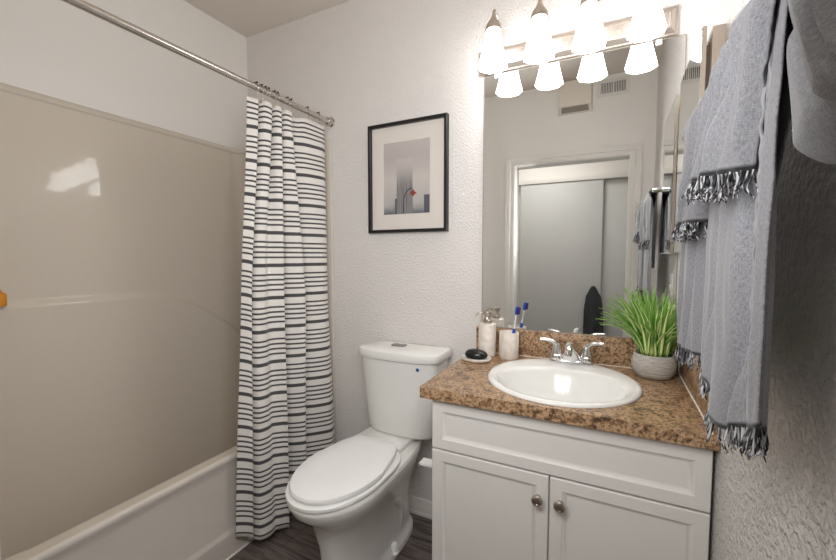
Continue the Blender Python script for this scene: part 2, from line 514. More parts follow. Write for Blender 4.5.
# moulded corner shelf near the door end
m = MB()
rings = []
for z, k in ((1.0, .55), (1.03, .9), (1.045, 1.0), (1.055, .97)):
    rings.append([(-1.75 + (.112 * k if j else 0) * max(math.sin(PI * j / 12), 0) ** .5, lerp(-1.30, -1.058, j / 12), z) for j in range(13)])
m.loft(rings, True, True, True); m.build('soap_ledge', M['fiberglass'], tub, 40)

m = MB(); m.lathe(-1.682, -1.0775, [(.020, 1.0555), (.0225, 1.058), (.0225, 1.093), (.020, 1.098), (.012, 1.101), (.012, 1.108), (.010, 1.110)], 20)
tag(m.build('bath_jar', M['amber'], None, 35, (-1.682, -1.0775, 1.0555)), 'small amber jar on the tub ledge at the left picture edge', 'jar')

# ------------------------------------------------------------------ shower rod, curtain, hooks
RX, RZ = -1.178, 1.888
rod = thing('shower_rod', (RX, -.7, RZ), 'satin steel shower curtain rod running wall to wall above the tub', 'curtain rod')
m = MB(); m.tube([(RX, YF + .012, RZ), (RX, -.6, RZ), (RX, -.012, RZ)], .0125, 20); m.build('rod', M['rod'], rod)
for yy, s in ((0, -1), (YF, 1)):
    m = MB()
    m.tube([(RX, yy + s * .0003, RZ), (RX, yy + s * .006, RZ), (RX, yy + s * .0061, RZ), (RX, yy + s * .028, RZ), (RX, yy + s * .034, RZ)], [.026, .026, .020, .019, .0145], 24)
    m.build('rod_flange', M['rod'], rod)

TOP = [(-1.195, -.490), (-1.172, -.455), (-1.216, -.450), (-1.214, -.436), (-1.170, -.424), (-1.165, -.391), (-1.214, -.386), (-1.211, -.372), (-1.168, -.366), (-1.160, -.345), (-1.214, -.338), (-1.210, -.326), (-1.166, -.316), (-1.160, -.286), (-1.215, -.268), (-1.186, -.232), (-1.165, -.197), (-1.150, -.112), (-1.163, -.070)]
MID = [(-1.212, -.527), (-1.180, -.503), (-1.232, -.498), (-1.228, -.486), (-1.184, -.478), (-1.172, -.450), (-1.180, -.423), (-1.175, -.406), (-1.160, -.388), (-1.146, -.366), (-1.231, -.354), (-1.227, -.328), (-1.180, -.299), (-1.142, -.243), (-1.220, -.228), (-1.212, -.206), (-1.166, -.173), (-1.140, -.117), (-1.152, -.072)]
BOT = [(-1.228, -.575), (-1.188, -.524), (-1.226, -.515), (-1.222, -.502), (-1.180, -.488), (-1.168, -.447), (-1.176, -.415), (-1.166, -.400), (-1.148, -.380), (-1.138, -.372), (-1.229, -.362), (-1.225, -.316), (-1.170, -.285), (-1.138, -.258), (-1.192, -.232), (-1.182, -.200), (-1.150, -.157), (-1.112, -.108), (-1.124, -.066)]
NR = 90; ZT, ZB = 1.846, .028
PER = 8
ct, cm, cb = catmull(TOP, PER), catmull(MID, PER), catmull(BOT, PER)
rows, uvs = [], []
NP = 13.3
arc = [0]
for a, b in zip(cm, cm[1:]): arc.append(arc[-1] + math.hypot(a[0] - b[0], a[1] - b[1]))
for r in range(NR + 1):
    t = r / NR; row = []
    for j in range(len(ct)):
        if t < .45: k = t / .45; A, B = ct[j], cm[j]
        else: k = (t - .45) / .55; A, B = cm[j], cb[j]
        k = k * k * (3 - 2 * k) * .5 + k * .5
        x, y = lerp(A[0], B[0], k), lerp(A[1], B[1], k)
        s = j / (len(ct) - 1)
        x += .004 * math.sin(9 * t + 14 * s) * t; y += .003 * math.sin(7 * t + 9 * s) * t
        z = lerp(ZT, ZB, t)
        lift = (.10 * sstep(.12, .0, s) if True else 0)              # inner corner hangs a little short
        z += lift * t * .55
        if t < .06: z -= (.06 - t) / .06 * .006 * (1 - math.cos(2 * PI * s * 9)) * .5
        row.append((x, y, z)); uvs.append((arc[j], .13 + NP * t))
    rows.append(row)
m = MB(); m.grid(rows, uvs)
cur = m.build('shower_curtain', M['curtain'], None, 70, (RX, -.28, ZB))
modif(cur, 'SOLIDIFY', thickness=.0016, offset=0)
tag(cur, 'white shower curtain with charcoal stripes, gathered at the wall end', 'shower curtain')
hooky = [-.459, -.434, -.414, -.399, -.367, -.351, -.294, -.274, -.17, -.095]
ORD = ['nearest the camera', 'second from the camera', 'third from the camera', 'fourth from the camera', 'fifth from the camera', 'fifth from the wall', 'fourth from the wall', 'third from the wall', 'second from the wall', 'nearest the back wall']
def topx(y):
    return min(ct, key=lambda p: abs(p[1] - y) - p[0] * .15)[0]
hook0 = None
for i, y in enumerate(hooky):
    if hook0 is None:
        h = thing('curtain_hook', (RX, y, RZ), '', 'curtain hook')
        pts = []
        R = .0155
        for k in range(15):
            a = math.radians(200 - k * 250 / 14); pts.append((RX + R * math.cos(a), y, RZ + R * math.sin(a)))
        pts += [(RX + .006, y, RZ - .034), (RX + .002, y, RZ - .048), (RX - .004, y, RZ - .050), (RX - .007, y, RZ - .044)]
        mm = MB(); mm.tube(pts, .0017, 6); mm.build('wire', M['nickel'], h)
        for dx in (-.005, .006):
            mm = MB(); mm.sphere((RX + dx, y, RZ + .0175), .0042, 10); mm.build('roller_bead', M['dark_metal'], h)
        hook0 = h
    else:
        h = copy_tree(hook0, (0, y - hooky[0], 0))
    h['label'] = 'wire curtain hook with dark beads on the rod, ' + ORD[i]
    h['category'] = 'curtain hook'; h['group'] = 'curtain hooks on the shower rod'

# ------------------------------------------------------------------ toilet
TCX = -.752
toi = thing('toilet', (TCX, -.35, 0), 'white two piece toilet with closed lid between curtain and vanity', 'toilet')
def egg(hw, yf, yb, ym, z, n=56, pb=3.4, pf=2.1, cx=TCX, tp=0.0):
    out = []
    for j in range(n):
        a = 2 * PI * j / n
        c, s = math.cos(a), math.sin(a)
        if s < 0: p = pf; Ly = ym - yf
        else: p = pb; Ly = yb - ym
        x = hw * math.copysign(abs(c) ** (2 / p), c); y = ym + Ly * math.copysign(abs(s) ** (2 / p), s)
        if s > 0 and tp: x *= 1 - tp * ((y - ym) / Ly) ** 1.6
        out.append((cx + x, y, z))
    return out
RIM = .420
m = MB()
rings = [egg(.106, -.605, -.05, -.30, 0), egg(.106, -.605, -.05, -.30, .018), egg(.102, -.60, -.053, -.30, .030), egg(.094, -.59, -.06, -.32, .040),
         egg(.092, -.582, -.065, -.34, .075), egg(.092, -.585, -.065, -.35, .14), egg(.096, -.592, -.065, -.37, .20), egg(.108, -.605, -.06, -.40, .25),
         egg(.124, -.615, -.05, -.42, .30), egg(.146, -.663, -.04, -.45, .345), egg(.158, -.694, -.035, -.47, .375), egg(.164, -.706, -.03, -.475, .402), egg(.164, -.708, -.03, -.475, .412), egg(.159, -.702, -.032, -.475, RIM)]
m.loft(rings)
body = m.build('bowl', M['porcelain'], toi, 50)
# deck behind the bowl that carries the tank
m = MB()
def rrect(hx, y0, y1, z, r=.03, n=6, cx=TCX):
    out = []
    for (sx, yy, a0) in ((1, y1 - r, 0), (-1, y1 - r, 90), (-1, y0 + r, 180), (1, y0 + r, 270)):
        for k in range(n + 1):
            a = math.radians(a0 + 90 * k / n); out.append((cx + sx * (hx - r) + r * math.cos(a), yy + r * math.sin(a), z))
    return out
# trapway relief on both flanks
for s in (1, -1):
    pts = catmull([(TCX + s * .058, -.47, .22), (TCX + s * .074, -.38, .255), (TCX + s * .078, -.29, .245), (TCX + s * .070, -.22, .18), (TCX + s * .064, -.21, .10), (TCX + s * .060, -.22, .04)], 6)
    mm = MB(); mm.tube(pts, [.030] * len(pts), 16); mm.build('trapway', M['porcelain'], toi, 60)
m.loft([rrect(.075, -.26, -.03, .33), rrect(.098, -.265, -.022, .39), rrect(.112, -.27, -.02, .425), rrect(.114, -.27, -.02, .440), rrect(.108, -.265, -.024, .447)])
m.build('deck', M['porcelain'], toi, 45)
for s in (1, -1):
    mm = MB(); mm.lathe(TCX + s * .098, -.285, [(.020, .018), (.020, .026), (.016, .030), (.0145, .052), (.010, .059), (.002, .061)], 16); mm.build('bolt_cap', M['seat_plastic'], toi)
# seat ring and lid
m = MB()
rings = [egg(.160, -.708, -.255, -.47, .4215), egg(.162, -.714, -.252, -.47, .425), egg(.162, -.714, -.252, -.47, .434), egg(.161, -.709, -.255, -.47, .437)]
m.loft(rings); m.build('seat', M['seat_plastic'], toi, 40)
m = MB()
L_ = dict(pb=9, tp=.36)
rings = [egg(.148, -.694, -.252, -.46, .4385, **L_), egg(.154, -.701, -.248, -.46, .442, **L_), egg(.155, -.702, -.247, -.46, .450, **L_), egg(.152, -.698, -.250, -.46, .457, **L_), egg(.140, -.68, -.262, -.46, .4615, **L_), egg(.09, -.59, -.31, -.46, .464, **L_), egg(.03, -.50, -.42, -.46, .4645)]
m.loft(rings); m.build('lid', M['seat_plastic'], toi, 35)
for s in (1, -1):
    mm = MB(); mm.tube([(TCX + s * .055, -.240, .440), (TCX + s * .095, -.240, .440)], .0105, 12); mm.build('hinge', M['seat_plastic'], toi)
# tank
KX = -.709
def dshape(hw, yb, yf, z, n=60, bow=.018, r=.55):
    out = []
    for j in range(n):
        a = 2 * PI * j / n; c, s = math.cos(a), math.sin(a)
        p = 9 if s > 0 else 4.6
        x = hw * math.copysign(abs(c) ** (2 / p), c)
        ym = (yb + yf) / 2; L = (yb - yf) / 2
        y = ym + L * math.copysign(abs(s) ** (2 / p), s)
        if s < 0: y -= bow * (1 - (x / hw) ** 2) * abs(s)
        out.append((KX + x, y, z))
    return out
m = MB()
m.loft([dshape(.138, -.030, -.150, .448), dshape(.154, -.024, -.165, .452), dshape(.160, -.022, -.172, .470), dshape(.172, -.020, -.180, .60), dshape(.182, -.018, -.186, .72), dshape(.187, -.017, -.189, .780)])
tank = m.build('tank', M['porcelain'], toi, 40)
m = MB()
m.loft([dshape(.189, -.014, -.192, .7805), dshape(.198, -.010, -.199, .784), dshape(.200, -.009, -.201, .792), dshape(.200, -.009, -.201, .808), dshape(.197, -.011, -.198, .816), dshape(.187, -.018, -.190, .821), dshape(.08, -.06, -.14, .823)])
tl = m.build('tank_lid', M['porcelain'], toi, 35)
m = MB(); m.loft([[(KX - .024 + a * .034, -.100 + b * .024, z) for a, b in [(math.copysign(abs(math.cos(q)) ** .5, math.cos(q)), math.copysign(abs(math.sin(q)) ** .5, math.sin(q))) for q in [2 * PI * k / 32 + .01 for k in range(32)]]] for z in (.8215, .8258)])
fb = m.build('flush_button', M['button'], tl, 30)
m = MB(); m.lathe(KX + .118, 0, [(.0072, 0), (.0072, .0006)], 20)
mm_ = Matrix.Rotation(PI / 2, 4, 'X'); bmesh.ops.transform(m.bm, matrix=mm_, verts=m.bm.verts[:])
bmesh.ops.translate(m.bm, vec=(0, -.2017, .757), verts=m.bm.verts[:]); st = m.build('water_saving_sticker', M['sticker_blue'], tank, 30)

# ------------------------------------------------------------------ framed picture
PX0, PX1, PZ0, PZ1, PD = -.941, -.539, 1.328, 1.827, .028
pic = thing('framed_picture', ((PX0 + PX1) / 2, 0, PZ0), 'black framed print of a misty tower hanging above the toilet', 'picture')
def rectframe(x0, x1, z0, z1, w, prof):
    m = MB(); rings = []
    for (x, z, sx, sz) in ((x0, z0, 1, 1), (x1, z0, -1, 1), (x1, z1, -1, -1), (x0, z1, 1, -1)):
        rings.append([(x + sx * a, -b, z + sz * a) for a, b in prof])
    rings.append(rings[0]); m.loft(rings, False, False, True); return m
rectframe(PX0, PX1, PZ0, PZ1, .014, [(0, .001), (0, PD - .002), (.002, PD), (.012, PD), (.014, PD - .003), (.014, .008), (.014, .001)]).build('frame', M['black'], pic, 30)
def flat(x0, x1, z0, z1, y, d=.001):
    m = MB(); m.add([(x0, -y, z0), (x1, -y, z0), (x1, -y, z1), (x0, -y, z1), (x0, -y + d, z0), (x1, -y + d, z0), (x1, -y + d, z1), (x0, -y + d, z1)],
        [(0, 1, 2, 3), (4, 5, 6, 7), (0, 1, 5, 4), (1, 2, 6, 5), (2, 3, 7, 6), (3, 0, 4, 7)], [(0, 0), (1, 0), (1, 1), (0, 1), (0, 0), (1, 0), (1, 1), (0, 1)]); return m
ix0, ix1, iz0, iz1 = -.866, -.628, 1.413, 1.738
rectframe(PX0 + .012, PX1 - .012, PZ0 + .012, PZ1 - .012, .05, [(0, .003), (0, .0085), (0.0, .009)] + [(0.0, .009)]).bm.free()
m = MB()
o_ = (PX0 + .0125, PX1 - .0125, PZ0 + .0125, PZ1 - .0125)
ov = [(o_[0], o_[2]), (o_[1], o_[2]), (o_[1], o_[3]), (o_[0], o_[3])]
iv = [(ix0 - .002, iz0 - .002), (ix1 + .002, iz0 - .002), (ix1 + .002, iz1 + .002), (ix0 - .002, iz1 + .002)]
iw = [(ix0, iz0), (ix1, iz0), (ix1, iz1), (ix0, iz1)]
rings = [[(x, -.003, z) for x, z in ov], [(x, -.0085, z) for x, z in ov], [(x, -.0085, z) for x, z in iv], [(x, -.0065, z) for x, z in iw], [(x, -.003, z) for x, z in iw]]
m.loft(rings, False, False); m.build('mat_board', M['mat'], pic, None)
pr = flat(ix0 - .004, ix1 + .004, iz0 - .004, iz1 + .004, .0045).build('print', M['print'], pic, None)
flat(-.797, -.714, iz0 - .002, 1.665, .0049, .0003).build('tower', M['tower'], pr, None)
flat(-.806, -.797, iz0 - .002, 1.485, .0049, .0003).build('tower_annex', M['block_ink'], pr, None)
flat(-.657, -.620, iz0 - .002, 1.494, .0049, .0003).build('city_block', M['block_ink'], pr, None)
m = MB(); pts = catmull([(-.762, -.0053, 1.41), (-.760, -.0053, 1.47), (-.752, -.0053, 1.502), (-.735, -.0053, 1.522), (-.716, -.0053, 1.528)], 8)
for a, b in zip(pts, pts[1:]):
    a, b = Vector(a), Vector(b); d = (b - a).normalized(); nrm = Vector((-d.z, 0, d.x)) * .0022
    m.add([a - nrm, b - nrm, b + nrm, a + nrm], [(0, 1, 2, 3)])
m.build('street_lamp_pole', M['lamp_black'], pr, None)
m = MB(); P2 = [(-.730, 1.505), (-.720, 1.511), (-.716, 1.520), (-.708, 1.520), (-.704, 1.511), (-.694, 1.505), (-.694, 1.502), (-.705, 1.499), (-.708, 1.491), (-.716, 1.491), (-.719, 1.499), (-.730, 1.502)]
m.add([(x, -.0055, z) for x, z in P2], [tuple(range(len(P2)))]); m.build('street_lamp_head', M['lamp_red'], pr, None)
flat(PX0 + .0135, PX1 - .0135, PZ0 + .0135, PZ1 - .0135, .0125, .0015).build('glass_pane', M['glass'], pic, None)

# ------------------------------------------------------------------ big mirror
MX0, MX1, MZ0, MZ1 = -.384, .305, .9225, 1.951
mir = thing('wall_mirror', ((MX0 + MX1) / 2, 0, MZ0), 'large frameless mirror above the vanity backsplash', 'mirror')
MB().box(MX0, MX1, -.005, -.0008, MZ0, MZ1).build('mirror_pane', M['mirror'], mir, None)
m = rectframe(MX0, MX1, MZ0, MZ1, .003, [(-.0008, .0008), (-.0008, .0052), (.0022, .0056), (.0022, .0046)]); m.build('mirror_edge', M['dark_gap'], mir, None)
for cx in (-.331, .227):
    MB().box(cx - .009, cx + .009, -.0105, -.0052, 1.933, 1.9505, .002).build('mirror_clip', M['clear_plastic'], mir)

# ------------------------------------------------------------------ vanity light
LX0, LX1, LZ0, LZ1 = -.403, .279, 1.953, 2.047
fix = thing('vanity_light', ((LX0 + LX1) / 2, 0, LZ0), 'brushed nickel vanity light bar with four lit frosted glass shades above the mirror', 'vanity light')
def rect(i, y): return [(LX0 + i, -y, LZ0 + i), (LX1 - i, -y, LZ0 + i), (LX1 - i, -y, LZ1 - i), (LX0 + i, -y, LZ1 - i)]
m = MB(); m.loft([rect(0, .0008), rect(0, .012), rect(.002, .014), rect(.006, .014), rect(.018, .026), rect(.020, .029), rect(.024, .030), rect(.026, .027)])
m.build('back_plate', M['plate'], fix, 20)
for sx in (-.231, -.066, .104):
    m = MB(); m.sphere((sx, -.028, 2.0), .0055, 12); m.build('screw_finial', M['nickel'], fix)
SX = [-.312, -.147, .015, .182]; SY = -.13
for sx in SX:
    m = MB(); pts = catmull([(sx, -.027, 2.020), (sx, -.040, 2.045), (sx, -.062, 2.095), (sx, -.090, 2.128), (sx, -.115, 2.132), (sx, -.128, 2.118), (sx, SY, 2.098)], 6)
    m.tube(pts, .0055, 12); arm = m.build('arm', M['nickel'], fix)
    m = MB(); m.lathe(sx, SY, [(.007, 2.106), (.010, 2.100), (.013, 2.092), (.020, 2.083), (.027, 2.072), (.0300, 2.060), (.0305, 2.052), (.029, 2.051)], 28); m.build('socket_cap', M['nickel'], fix)
    m = MB(); m.lathe(sx, SY, [(.0255, 2.055), (.0275, 2.045), (.0325, 2.020), (.041, 1.982), (.0495, 1.947), (.0565, 1.922)], 8, False, False, PI / 8 + .15)
    sh = m.build('lamp_shade', M['shade'], fix, 20); modif(sh, 'SOLIDIFY', thickness=.002, offset=-1)

# ------------------------------------------------------------------ vanity cabinet
VX0, VX1, VY = -.385, .327, -.495
van = thing('vanity_cabinet', ((VX0 + VX1) / 2, -.25, 0), 'white shaker style vanity cabinet under the brown countertop', 'cabinet')
m = MB()
m.box(VX0, VX0 + .016, VY, -.002, 0.0, .782); m.box(VX1 - .016, VX1, VY, -.002, 0.0, .782)
m.box(VX0 + .016, VX1 - .016, VY, -.012, .085, .101); m.box(VX0 + .016, VX1 - .016, -.012, -.002, .085, .782); m.box(VX0 + .016, VX1 - .016, VY + .06, VY + .076, 0, .085)
m.box(VX0 + .016, VX1 - .016, VY, VY + .016, .735, .782); m.box(VX0 + .016, VX1 - .016, VY, VY + .016, .600, .640); m.box(-.05, -.012, VY, VY + .016, .101, .60)
m.build('carcass', M['cabinet'], van, None)
def shaker(x0, x1, z0, z1, fw, name, ogee=True):
    y0 = VY - .0008; yf = VY - .0195
    def R(i, y): return [(x0 + i, y, z0 + i), (x1 - i, y, z0 + i), (x1 - i, y, z1 - i), (x0 + i, y, z1 - i)]
    m = MB(); m.loft([R(0, y0), R(0, yf + .002), R(.002, yf), R(fw - .012, yf), R(fw - .011, yf + .0015), R(fw - .002, yf + .0075), R(fw, yf + .008), R(fw + .002, yf + .008)])
    return m.build(name, M['cabinet'], van, 20)
shaker(VX0 + .002, VX1 - .001, .623, .774, .044, 'drawer_front')
d1 = shaker(VX0 + .002, -.0335, .10, .6175, .044, 'door')
d2 = shaker(-.0295, VX1 - .001, .10, .6175, .044, 'door')
def knob(x, z, par):
    m = MB(); yf = VY - .0195
    pr_ = [(.008, 0), (.0065, .003), (.005, .008), (.006, .012), (.0125, .015), (.0155, .019), (.0155, .022), (.013, .025), (.009, .0262), (.0085, .0248), (.003, .026)]
    rings = [[(x + r * math.cos(2 * PI * j / 24), yf - d, z + r * math.sin(2 * PI * j / 24)) for j in range(24)] for r, d in pr_]
    m.loft(rings); k = m.build('knob', M['nickel'], par, 30); k['label'] = 'round brushed nickel knob'
knob(-.060, .553, d1); knob(-.002, .553, d2)

# toilet paper holder on the cabinet side
tp = thing('toilet_paper_holder', (VX0, -.42, .50), 'white toilet paper holder on the cabinet side facing the toilet', 'toilet paper holder')
MB().box(VX0 - .006, VX0 + .0002, -.461, -.426, .495, .536, .002).build('mounting_plate', M['white_plastic'], tp)
m = MB(); m.loft([[(VX0 - .006, y, .533), (VX0 - .070, y, .529), (VX0 - .072, y, .522), (VX0 - .006, y, .524)] for y in (-.462, -.425)]); m.build('cover', M['white_plastic'], tp, 20)
m = MB(); m.tube([(VX0 - .0705, -.463, .5235), (VX0 - .0705, -.424, .5235)], .0022, 10); m.build('chrome_bar', M['chrome'], tp)

# ------------------------------------------------------------------ countertop with splashes
CX0, CX1, CY0, CZ, CT = -.415, .334, -.537, .818, .0345
ctr = thing('countertop', (-.05, -.27, CZ - CT), 'brown granite look laminate countertop with backsplash on the vanity', 'countertop')
SKX, SKY, SKA, SKB = -.0345, -.2785, .231, .239
bm = bmesh.new()
def slab():
    b = bmesh.new()
    o = []
    N = 12
    cs = [(CX0, CY0), (CX1, CY0), (CX1, -.0008), (CX0, -.0008)]
    for i in range(4):
        a, c = cs[i], cs[(i + 1) % 4]
        for k in range(N): o.append((lerp(a[0], c[0], k / N), lerp(a[1], c[1], k / N)))
    h = [(SKX + (SKA - .018) * math.cos(2 * PI * k / 64), SKY + (SKB - .018) * math.sin(2 * PI * k / 64)) for k in range(64)]
    eds = []
    for loop in (o, h):
        vv = [b.verts.new((x, y, CZ)) for x, y in loop]
        eds += [b.edges.new((vv[i], vv[(i + 1) % len(vv)])) for i in range(len(vv))]
    r = bmesh.ops.triangle_fill(b, edges=eds, use_beauty=True, use_dissolve=False)
    ex = bmesh.ops.extrude_face_region(b, geom=b.faces[:])
    for g in ex['geom']:
        if isinstance(g, bmesh.types.BMVert): g.co.z = CZ - CT
    return b
m = MB(); m.merge(slab()); m.build('slab', M['laminate'], ctr, None)
MB().box(CX0 + .012, CX1 - .0145, -.0195, -.0008, CZ, .9215, .0015).build('backsplash', M['laminate'], ctr, 30)
MB().box(.3205, CX1, CY0 + .004, -.0008, CZ, .9215, .0015).build('side_splash', M['laminate'], ctr, 30)
m = MB(); m.tube([(.3195, CY0 + .005, CZ + .001), (.3195, -.021, CZ + .001), (.3195, -.0205, CZ + .1)], .0022, 8); m.tube([(CX0 + .03, -.0205, CZ + .0005), (.3195, -.0205, CZ + .0005)], .0013, 8)
m.build('caulk_line', M['caulk'], ctr)

# ------------------------------------------------------------------ sink
snk = thing('sink', (SKX, SKY, CZ), 'white round drop in porcelain sink set in the brown countertop', 'sink')
def ell(a, b, z, dy=0, n=72): return [(SKX + a * math.cos(2 * PI * k / n), SKY + dy + b * math.sin(2 * PI * k / n), z) for k in range(n)]
m = MB()
A, B = SKA, SKB
bx, by, bd = .193, .160, -.040
m.loft([ell(A - .019, B - .019, CZ - .02), ell(A - .006, B - .006, CZ + .0006), ell(A, B, CZ + .0008), ell(A, B, CZ + .004), ell(A - .003, B - .003, CZ + .008), ell(A - .009, B - .009, CZ + .0105), ell(A - .016, B - .018, CZ + .0105, -.002),
        ell(bx + .012, by + .016, CZ + .008, bd), ell(bx + .004, by + .005, CZ + .005, bd), ell(bx - .004, by - .004, CZ - .004, bd), ell(bx - .014, by - .014, CZ - .025, bd), ell(bx - .030, by - .028, CZ - .060, bd), ell(bx - .055, by - .048, CZ - .095, bd), ell(bx - .10, by - .08, CZ - .118, bd), ell(.05, .045, CZ - .126, bd), ell(.022, .022, CZ - .129, bd)], False, True)
m.build('basin', M['porcelain'], snk, 60)
m = MB(); m.lathe(SKX, SKY + bd, [(.021, CZ - .1285), (.021, CZ - .1255), (.017, CZ - .1245), (.004, CZ - .123)], 24); m.build('drain', M['chrome'], snk)

# ------------------------------------------------------------------ faucet
FX, FY, FZ = -.0195, -.092, CZ + .0108
fau = thing('faucet', (FX, FY, FZ), 'chrome two handle centerset faucet on the sink rim', 'faucet')
m = MB()
def stad(hx, hy, z, n=40, p=3.0): return [(FX + hx * math.copysign(abs(math.cos(2 * PI * k / n)) ** (2 / p), math.cos(2 * PI * k / n)), FY + hy * math.copysign(abs(math.sin(2 * PI * k / n)) ** (2 / p), math.sin(2 * PI * k / n)), z) for k in range(n)]
m.loft([stad(.074, .027, FZ - .003), stad(.075, .028, FZ), stad(.075, .028, FZ + .010), stad(.072, .025, FZ + .016), stad(.060, .016, FZ + .018)])
m.build('base', M['chrome'], fau, 40)
m = MB()   # centre body rising to the spout
rings = []
for z, hx, y0, y1 in ((.012, .044, -.026, .022), (.022, .036, -.028, .021), (.036, .026, -.034, .020), (.050, .0195, -.046, .018), (.062, .0165, -.060, .014), (.072, .0155, -.070, .004), (.080, .013, -.072, -.014), (.085, .007, -.068, -.030)):
    rings.append([(FX + hx * math.copysign(abs(math.cos(q)) ** .8, math.cos(q)), FY + (y0 + y1) / 2 + (y1 - y0) / 2 * math.copysign(abs(math.sin(q)) ** .8, math.sin(q)), FZ + z) for q in [2 * PI * k / 28 for k in range(28)]])
m.loft(rings); m.build('spout_body', M['chrome'], fau, 60)
m = MB(); pts = catmull([(FX, FY - .020, FZ + .058), (FX, FY - .050, FZ + .074), (FX, FY - .085, FZ + .076), (FX, FY - .108, FZ + .066), (FX, FY - .113, FZ + .052)], 6)
m.tube(pts, [lerp(.0165, .0115, k / (len(pts) - 1)) for k in range(len(pts))], 18); m.build('spout', M['chrome'], fau, 60)
for s in (-1, 1):
    hx = FX + s * .051
    m = MB(); m.lathe(hx, FY, [(.024, FZ + .013), (.024, FZ + .020), (.0225, FZ + .027), (.0225, FZ + .029), (.020, FZ + .031), (.0165, FZ + .048), (.0145, FZ + .060), (.0125, FZ + .067), (.006, FZ + .071)], 28)
    hb = m.build('handle', M['chrome'], fau, 35)
    m = MB(); pts = catmull([(hx - s * .002, FY, FZ + .056), (hx + s * .006, FY - .002, FZ + .070), (hx + s * .020, FY - .004, FZ + .079), (hx + s * .038, FY - .006, FZ + .082), (hx + s * .056, FY - .008, FZ + .083)], 6)
    m.tube(pts, [lerp(.0125, .0068, k / (len(pts) - 1)) for k in range(len(pts))], 16, True, .72); m.build('lever', M['chrome'], hb, 60)

# ------------------------------------------------------------------ counter accessories
dx_, dy_ = -.340, -.070
dsp = thing('soap_dispenser', (dx_, dy_, CZ), 'pale stone soap dispenser with nickel pump, left of the toothbrush cup', 'soap dispenser')
m = MB(); m.lathe(dx_, dy_, [(.033, CZ + .0003), (.035, CZ + .003), (.035, CZ + .126), (.033, CZ + .130), (.014, CZ + .1315)], 36); m.build('bottle', M['marble'], dsp)
m = MB(); m.lathe(dx_, dy_, [(.0165, CZ + .131), (.0175, CZ + .136), (.0175, CZ + .144), (.0135, CZ + .149), (.0125, CZ + .158), (.0165, CZ + .165), (.018, CZ + .174), (.0165, CZ + .178)], 24)
pu = m.build('pump', M['nickel'], dsp)
m = MB(); m.tube(catmull([(dx_ + .004, dy_, CZ + .169), (dx_ - .020, dy_ - .006, CZ + .172), (dx_ - .036, dy_ - .010, CZ + .169), (dx_ - .046, dy_ - .013, CZ + .160)], 6), [.0055] * 6 + [.0045] * 12 + [.0032], 12); m.build('nozzle', M['nickel'], pu)

cx_, cy_ = -.251, -.072
m = MB(); m.lathe(cx_, cy_, [(.036, CZ + .0003), (.038, CZ + .003), (.038, CZ + .101), (.0365, CZ + .1035), (.0335, CZ + .1035), (.0325, CZ + .101), (.0325, CZ + .012), (.004, CZ + .010)], 36)
tag(m.build('toothbrush_cup', M['marble'], None, 40, (cx_, cy_, CZ)), 'pale stone tumbler holding a toothbrush beside the sink', 'cup')
tb = thing('toothbrush', (cx_ + .01, cy_, CZ + .012), 'blue and white toothbrush standing in the stone tumbler', 'toothbrush')
P0, P1 = Vector((cx_ + .006, cy_ + .002, CZ + .0125)), Vector((cx_ + .028, cy_ - .008, CZ + .174))
dv = P1 - P0
m = MB(); m.tube([P0 + dv * k / 10 for k in range(11)], [.0052, .0056, .0056, .005, .005, .0056, .0052, .0036, .003, .003, .0035], 12); m.build('handle', M['white_plastic'], tb)
m = MB(); m.tube([P0 + dv * (.42 + .24 * k / 8) for k in range(9)], [.0056, .0064, .0062, .0075, .0064, .006, .0066, .006, .005], 12); m.build('grip', M['blue_plastic'], tb)
m = MB(); m.tube([P0 + dv * .98, P0 + dv * 1.03, P0 + dv * 1.10, P0 + dv * 1.17, P0 + dv * 1.20], [.0035, .0062, .0068, .0062, .003], 12, True, .6); hd = m.build('head', M['blue_plastic'], tb)
m = MB()
off = Vector((.0085, -.0045, 0))
for k in range(5):
    for j in range(2):
        c = P0 + dv * (1.03 + .14 * k / 4) + off * .3 + Vector((.003, .006, 0)) * (j - .5)
        m.tube([c, c + off * 1.1], .0028, 6)
m.build('bristles', M['purple_bristle'], hd)

sdx, sdy = -.352, -.172
def ellp(cx, cy, a, b, z, n=48): return [(cx + a * math.cos(2 * PI * k / n), cy + b * math.sin(2 * PI * k / n), z) for k in range(n)]
m = MB(); m.loft([ellp(sdx, sdy, .046, .034, CZ + .0003), ellp(sdx, sdy, .055, .042, CZ + .004), ellp(sdx, sdy, .058, .045, CZ + .012), ellp(sdx, sdy, .0565, .0435, CZ + .015), ellp(sdx, sdy, .053, .040, CZ + .0135), ellp(sdx, sdy, .046, .034, CZ + .009)])
tag(m.build('soap_dish', M['marble'], None, 50, (sdx, sdy, CZ)), 'pale oval stone soap dish at the left end of the counter', 'soap dish')
m = MB(); zz = CZ + .0095
m.loft([ellp(sdx - .001, sdy, .030, .020, zz), ellp(sdx - .001, sdy, .042, .030, zz + .006), ellp(sdx - .001, sdy, .045, .032, zz + .013), ellp(sdx - .001, sdy, .042, .0295, zz + .022), ellp(sdx - .002, sdy, .033, .022, zz + .030), ellp(sdx - .003, sdy, .018, .012, zz + .034), ellp(sdx - .003, sdy, .004, .003, zz + .035)])
tag(m.build('soap_bar', M['soapstone'], None, 60, (sdx, sdy, zz)), 'black oval bar of soap on the stone soap dish', 'soap')

